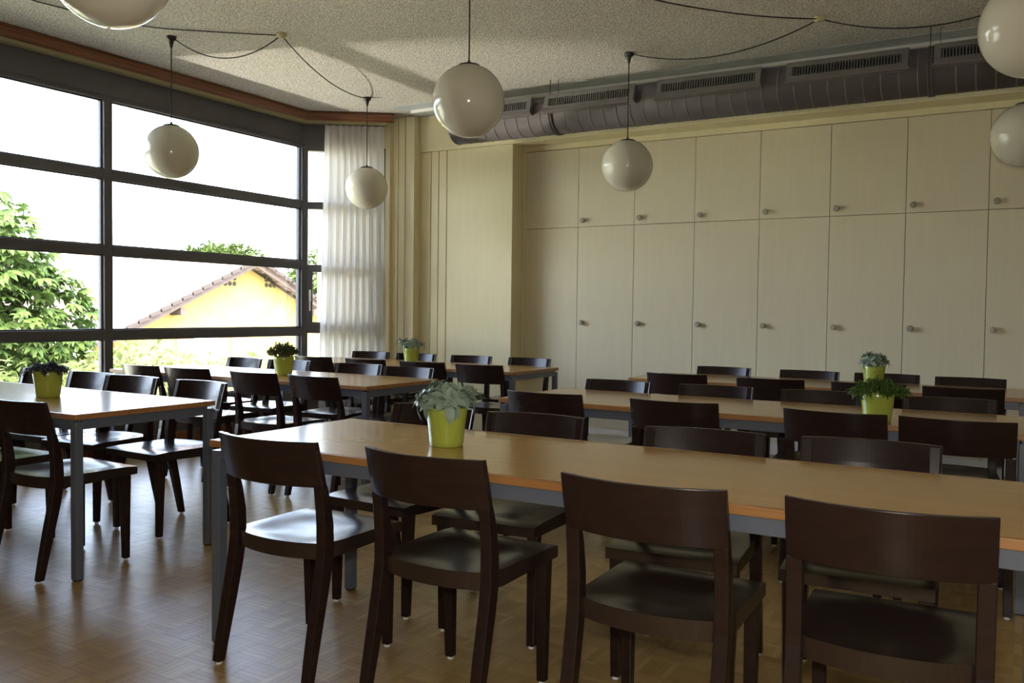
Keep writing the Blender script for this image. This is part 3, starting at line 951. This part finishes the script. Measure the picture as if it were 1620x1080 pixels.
succulent(t, 21, 1.0, [(-.045, -.02, .175, .6, 3.6, 12, .62), (.04, -.03, .172, .6, -.9, 12, .62), (.055, .03, .18, .7, .3, 12, .6), (-.03, .04, .195, .3, 2.4, 12, .66),
                       (-.07, -.04, .165, 1.0, 3.8, 10, .6), (.08, .02, .162, 1.0, .2, 10, .58), (0, 0, .20, .1, 0, 12, .8), (.0, -.05, .18, .6, -1.6, 12, .75), (-.05, .02, .205, .5, 3.0, 12, .75), (.045, .0, .20, .4, -.3, 12, .75), (-.02, -.06, .165, 1.1, -1.9, 10, .7)])
t = pot_thing(-4.40, 2.70, 'lime green pot with low dark purple-grey foliage on the front left table')
small_foliage(t, 31, M['plant_dark'], 1100, 0.024, 0.115, 0.150, 0.035, 0.03, 80)
t = pot_thing(-4.545, 4.53, 'lime green pot with a dense round olive plant on the middle left table')
small_foliage(t, 41, M['plant_olive'], 2000, 0.026, 0.115, 0.160, 0.095, 0.0, 125)
t = pot_thing(-4.725, 6.27, 'lime green pot with a spreading grey-green plant on the rear left table')
succulent(t, 51, 1.0, [(-.06, -.04, .185, .7, 3.7, 9, .72), (.05, .0, .18, .8, -.3, 10, .72), (0, 0.02, .19, .2, 1, 11, .75), (-.10, -.06, .205, .8, 3.7, 7, .6), (.09, .05, .17, 1.0, .5, 9, .66), (-.03, -.05, .17, .8, -2.2, 11, .72), (.03, -.04, .175, .7, -.9, 11, .72), (-.07, .0, .20, .6, 3.2, 11, .7), (.02, .03, .205, .3, .8, 11, .72)])

# ------------------------------------------------------------------ outside: ground, house, trees, shrubs, lamp
GZ = -3.2
struct(boxo('ground', M['ground'], -90, -6.9, -40, 90, GZ - 0.3, GZ), 'yard outside the window')

house = empty('neighbour_house', (-20, 18.35, GZ))
tag(house, 'yellow gabled house with a long pale tiled roof outside the window', 'house')
HX, HYc, RZ = 20.0, 18.35, 2.70
SL = 0.455
HD = 24.0                       # length behind the gable
hw = 4.3
def hl(x, y, z): return (x + 20, y - HYc, z - GZ)
mb = MB()
zE = RZ - 0.22 - SL * hw
ga = [(-20, HYc - hw, GZ), (-20, HYc + hw, GZ), (-20, HYc + hw, zE), (-20, HYc, RZ - 0.22), (-20, HYc - hw, zE)]
gb = [(-20 - HD, y, z) for _, y, z in ga]
mb.add([hl(*p) for p in ga + gb], [(0, 1, 2, 3, 4), (9, 8, 7, 6, 5), (0, 4, 9, 5), (1, 6, 7, 2), (4, 3, 8, 9), (3, 2, 7, 8)])
mb.build('house_wall', M['yellow'], house)
roof = empty('roof'); roof.parent = house; roof.location = (0, 0, 0)
COURSE = 0.335
for s in (-1, 1):
    k = 0
    d = 0.0
    while d < hw + 0.75:
        mb = MB()
        ya, yb = HYc + s * d, HYc + s * (d + COURSE + 0.04)
        za, zb = RZ - SL * d - 0.02, RZ - SL * (d + COURSE + 0.04) + 0.025
        x0, x1 = -20 - HD - .3, -20 + 0.55
        q = [hl(x0, ya, za), hl(x1, ya, za), hl(x1, yb, zb), hl(x0, yb, zb)]
        q2 = [(p[0], p[1], p[2] - 0.055) for p in q]
        mb.add(q + q2, [(0, 1, 2, 3), (7, 6, 5, 4), (0, 4, 5, 1), (1, 5, 6, 2), (2, 6, 7, 3), (3, 7, 4, 0)])
        tc_ = mb.build('tile_course', M['rooftile'], roof)
        mb = MB()
        xa, xb = -20 + 0.551, -20 + 0.60
        q = [hl(xa, ya, za + .012), hl(xb, ya, za + .012), hl(xb, yb, zb + .012), hl(xa, yb, zb + .012)]
        q2 = [(p[0], p[1], p[2] - 0.105) for p in q]
        mb.add(q + q2, [(0, 1, 2, 3), (7, 6, 5, 4), (0, 4, 5, 1), (1, 5, 6, 2), (2, 6, 7, 3), (3, 7, 4, 0)])
        mb.build('verge_tile', M['verge'], roof)
        d += COURSE
    mb = MB()
    e = hw + 0.72
    pts = [(HYc, RZ - 0.10), (HYc + s * e, RZ - 0.10 - SL * e), (HYc + s * e, RZ - 0.26 - SL * e), (HYc, RZ - 0.26)]
    mb.add([hl(-20 + .50, y, z) for y, z in pts] + [hl(-20 + .42, y, z) for y, z in pts], [(0, 1, 2, 3), (7, 6, 5, 4), (0, 4, 5, 1), (1, 5, 6, 2), (2, 6, 7, 3), (3, 7, 4, 0)])
    mb.build('verge_board', M['fascia'], house)
    yp = HYc + s * 2.55
    zp = RZ - 0.33 - SL * 2.55
    boxo('purlin_end', M['fascia'], 0.0, 0.45, yp - .09 - HYc, yp + .09 - HYc, zp - .2 - GZ, zp - GZ, house)
mb = MB()
mb.lathe([(0.001, 0), (0.14, 0)], 4)
ridge = MB()
ridge.loft([[hl(xx, HYc + 0.16 * math.cos(a), RZ - 0.06 + 0.13 * math.sin(a)) for a in [math.pi * j / 8 for j in range(9)]] for xx in (-20 - HD - .3, -19.42)], True, True, True)
ridge.build('ridge_tiles', M['rooftile'], house)
hole_mb = MB()
nn = 14
hole_mb.add([(0.012, .070 * math.cos(2 * math.pi * j / nn), .070 * math.sin(2 * math.pi * j / nn)) for j in range(nn)] + [(-0.05, .070 * math.cos(2 * math.pi * j / nn), .070 * math.sin(2 * math.pi * j / nn)) for j in range(nn)],
            [tuple(range(nn))] + [(j, j + nn, (j + 1) % nn + nn, (j + 1) % nn) for j in range(nn)])
hole_me = hole_mb.mesh('vent_hole', M['hole'])
for cx, sgn in ((17.95, -1), (19.20, 1)):
    for r_ in range(3):
        for c_ in range(r_ + 1):
            o = bpy.data.objects.new('vent_hole', hole_me); COL.objects.link(o); o.parent = house
            o.location = hl(-20, cx + sgn * 0.165 * c_ - sgn * 0.0, 2.26 - 0.165 * r_)
for (y0, y1) in ((16.45, 17.35),):
    fw_ = boxo('house_window', M['white'], 0.0, 0.06, y0 - HYc, y1 - HYc, -0.75 - GZ, 0.42 - GZ, house)
    for a, b in ((y0 + .08, (y0 + y1) / 2 - .03), ((y0 + y1) / 2 + .03, y1 - .08)):
        boxo('pane', M['houseglass'], 0.05, 0.066, a - HYc, b - HYc, -0.66 - GZ, 0.34 - GZ, fw_)
    boxo('shutter', M['shutter'], 0.0, 0.05, y0 - .55 - HYc, y0 - .03 - HYc, -0.78 - GZ, 0.42 - GZ, house)
    boxo('shutter', M['shutter'], 0.0, 0.05, y1 + .45 - HYc, y1 + .97 - HYc, -0.78 - GZ, 0.42 - GZ, house)
boxo('chimney', M['brick'], -7.2, -6.5, -0.9, -0.3, 1.5 - GZ, 2.98 - GZ, house)

def foliage_cloud(rnd, blobs, count, lm, size):
    mb = MB()
    tot = sum(b[3] * b[4] for b in blobs)
    for (cx, cy, cz, rx, rz_) in blobs:
        for i in range(int(count * rx * rz_ / tot)):
            d = Vector((rnd.gauss(0, 1), rnd.gauss(0, 1), rnd.gauss(0, 1))).normalized()
            r = rnd.uniform(0.55, 1.03) ** 0.6
            p = Vector((cx + d.x * rx * r, cy + d.y * rx * r, cz + d.z * rz_ * r))
            o_ = Vector((d.x + rnd.gauss(0, .5), d.y + rnd.gauss(0, .5), d.z * .6 - 0.25 + rnd.gauss(0, .35)))
            F_ = frame(o_, Vector((rnd.gauss(0, .35), rnd.gauss(0, .35), 1)))
            s = size * rnd.uniform(.65, 1.25)
            mb.add([p + F_ @ (Vector(v) * s) for v in lm.v], lm.f)
    return mb
def palmate(k=6):
    mb = MB()
    lf = leaf_mesh(1.0, 0.36, 0.5, 0.3, 0, 3)
    for i in range(k):
        a = (i - (k - 1) / 2) * 0.62
        s = 1 - 0.10 * abs(i - (k - 1) / 2)
        c_, s_ = math.cos(a), math.sin(a)
        mb.add([(v[0] * c_ * s - v[1] * s_ * s, v[0] * s_ * s + v[1] * c_ * s, v[2] * s) for v in lf.v], lf.f)
    return mb
pal = palmate()
def tree(name, loc, lab, cat, m, blobs, count, lm, size, trunk_r, trunk_top, seed, group=None, parts=0):
    rnd = random.Random(seed)
    t = empty(name, (loc[0], loc[1], GZ))
    tag(t, lab, cat, group)
    mb = MB()
    mb.tube([(0, 0, 0), (0.05, 0.03, (trunk_top - GZ) * .5), (0, 0, trunk_top - GZ)], [trunk_r, trunk_r * .8, trunk_r * .45], 10)
    for (cx, cy, cz, rx, rz_) in blobs:
        mb.tube([(0, 0, (trunk_top - GZ) * .6), ((cx - loc[0]) * .5, (cy - loc[1]) * .5, (cz - GZ) * .8), (cx - loc[0], cy - loc[1], cz - GZ)], [trunk_r * .4, trunk_r * .25, trunk_r * .1], 6)
    mb.build('trunk', M['bark'], t)
    lb = [(b[0] - loc[0], b[1] - loc[1], b[2] - GZ, b[3], b[4]) for b in blobs]
    f = foliage_cloud(rnd, lb, count, lm, size)
    tag(f.build('foliage', m, t), kind='stuff')
    if parts:
        lme = lm.mesh('leaf', m)
        i = 0
        toCam = Vector((-loc[0], -loc[1], 0)).normalized()
        while i < parts:
            b = rnd.choice(lb)
            d = Vector((rnd.gauss(0, 1), rnd.gauss(0, 1), rnd.gauss(0, 1))).normalized()
            if d.dot(toCam) < 0.1: continue
            p = Vector((b[0] + d.x * b[3] * 1.04, b[1] + d.y * b[3] * 1.04, b[2] + d.z * b[4] * 1.04))
            F_ = frame(Vector((d.x, d.y, d.z * .5 - .3)), Vector((rnd.gauss(0, .3), rnd.gauss(0, .3), 1)))
            o = bpy.data.objects.new('leaf', lme); COL.objects.link(o); o.parent = t
            s = size * rnd.uniform(.8, 1.3)
            o.matrix_local = Matrix.Translation(p) @ F_.to_4x4() @ Matrix.Diagonal((s, s, s, 1))
            i += 1
    return t
tree('chestnut_tree', (-12.2, 6.7), 'large leafy chestnut tree filling the lower left window', 'tree', M['tree_leaf'],
     [(-12.3, 6.6, 0.8, 1.3, 1.25), (-12.2, 7.1, 0.1, 1.15, 1.1), (-12.4, 6.2, 2.0, 1.15, 1.0), (-12.1, 7.35, 1.0, 0.7, 0.75), (-12.4, 5.4, 1.3, 1.6, 1.9), (-12.0, 7.0, -1.0, 1.5, 1.3), (-12.4, 6.85, 1.75, 0.75, 0.7)],
     3400, pal, 0.185, 0.22, 1.2, 17, parts=250)
lf1 = leaf_mesh(1.0, 0.5, 0.4, 0.3, 0, 2)
for (loc, blobs, seed, lab) in (
        ((-9.7, 6.3), [(-9.7, 6.0, -0.2, 0.75, 0.75), (-9.6, 6.6, -0.15, 0.7, 0.78), (-9.9, 5.4, -0.1, 0.7, 0.7)], 61, 'pale spring-green shrub below the chestnut tree'),
        ((-10.4, 8.0), [(-10.4, 7.6, 0.05, 0.8, 0.75), (-10.5, 8.4, -0.15, 0.8, 0.75), (-10.2, 7.0, 0.05, 0.6, 0.6)], 62, 'pale spring-green shrub below the left end of the gable'),
        ((-11.8, 10.6), [(-11.8, 10.3, -0.3, 0.85, 0.72), (-11.9, 11.1, -0.3, 0.8, 0.7), (-11.5, 9.4, -0.15, 0.6, 0.6)], 63, 'pale spring-green shrub in front of the yellow gable wall')):
    tree('shrub', loc, lab, 'shrub', M['bush_leaf'], blobs, 2100, lf1, 0.13, 0.06, -1.0, seed, 'shrubs under the windows')
tree('far_tree', (-46, 41.0), 'distant round tree showing above the house roof ridge', 'tree', M['far_leaf'],
     [(-46, 39.5, 3.6, 2.3, 1.7), (-46, 41.4, 3.5, 2.2, 2.0), (-46, 37.8, 3.4, 1.6, 1.5)], 5200, lf1, 0.48, 0.3, 2.0, 71, 'far trees')
tree('far_tree', (-34, 38.5), 'leafy tree behind the right end of the gable roof', 'tree', M['far_leaf'],
     [(-34, 36.8, 2.6, 1.9, 1.9), (-34, 39.4, 3.2, 2.0, 2.4), (-34, 38.0, 1.0, 2.6, 2.0)], 6500, lf1, 0.42, 0.3, 2.0, 72, 'far trees')
tree('far_tree', (-50, 32.5), 'low distant tree seen over the roof beside the window mullion', 'tree', M['far_leaf'],
     [(-50, 31.0, 2.2, 2.4, 1.3), (-50, 34.5, 2.4, 2.6, 1.3)], 3200, lf1, 0.45, 0.3, 1.5, 73, 'far trees')
# street lamp seen in the upper left pane
sl_ = empty('street_lamp', (-17.0, 11.03, GZ))
tag(sl_, 'pale street lamp head on a thin pole seen through the window', 'street lamp')
mb = MB(); mb.tube([(0, 0, 0), (0, 0, 3.26 - GZ)], [0.06, 0.035], 10)
mb.build('pole', M['lampgrey'], sl_)
mb = MB(); mb.lathe([(0.03, 3.26 - GZ), (0.11, 3.32 - GZ), (0.18, 3.40 - GZ), (0.10, 3.46 - GZ), (0.001, 3.48 - GZ)], 16)
mb.build('lamp_head', M['lampgrey'], sl_)
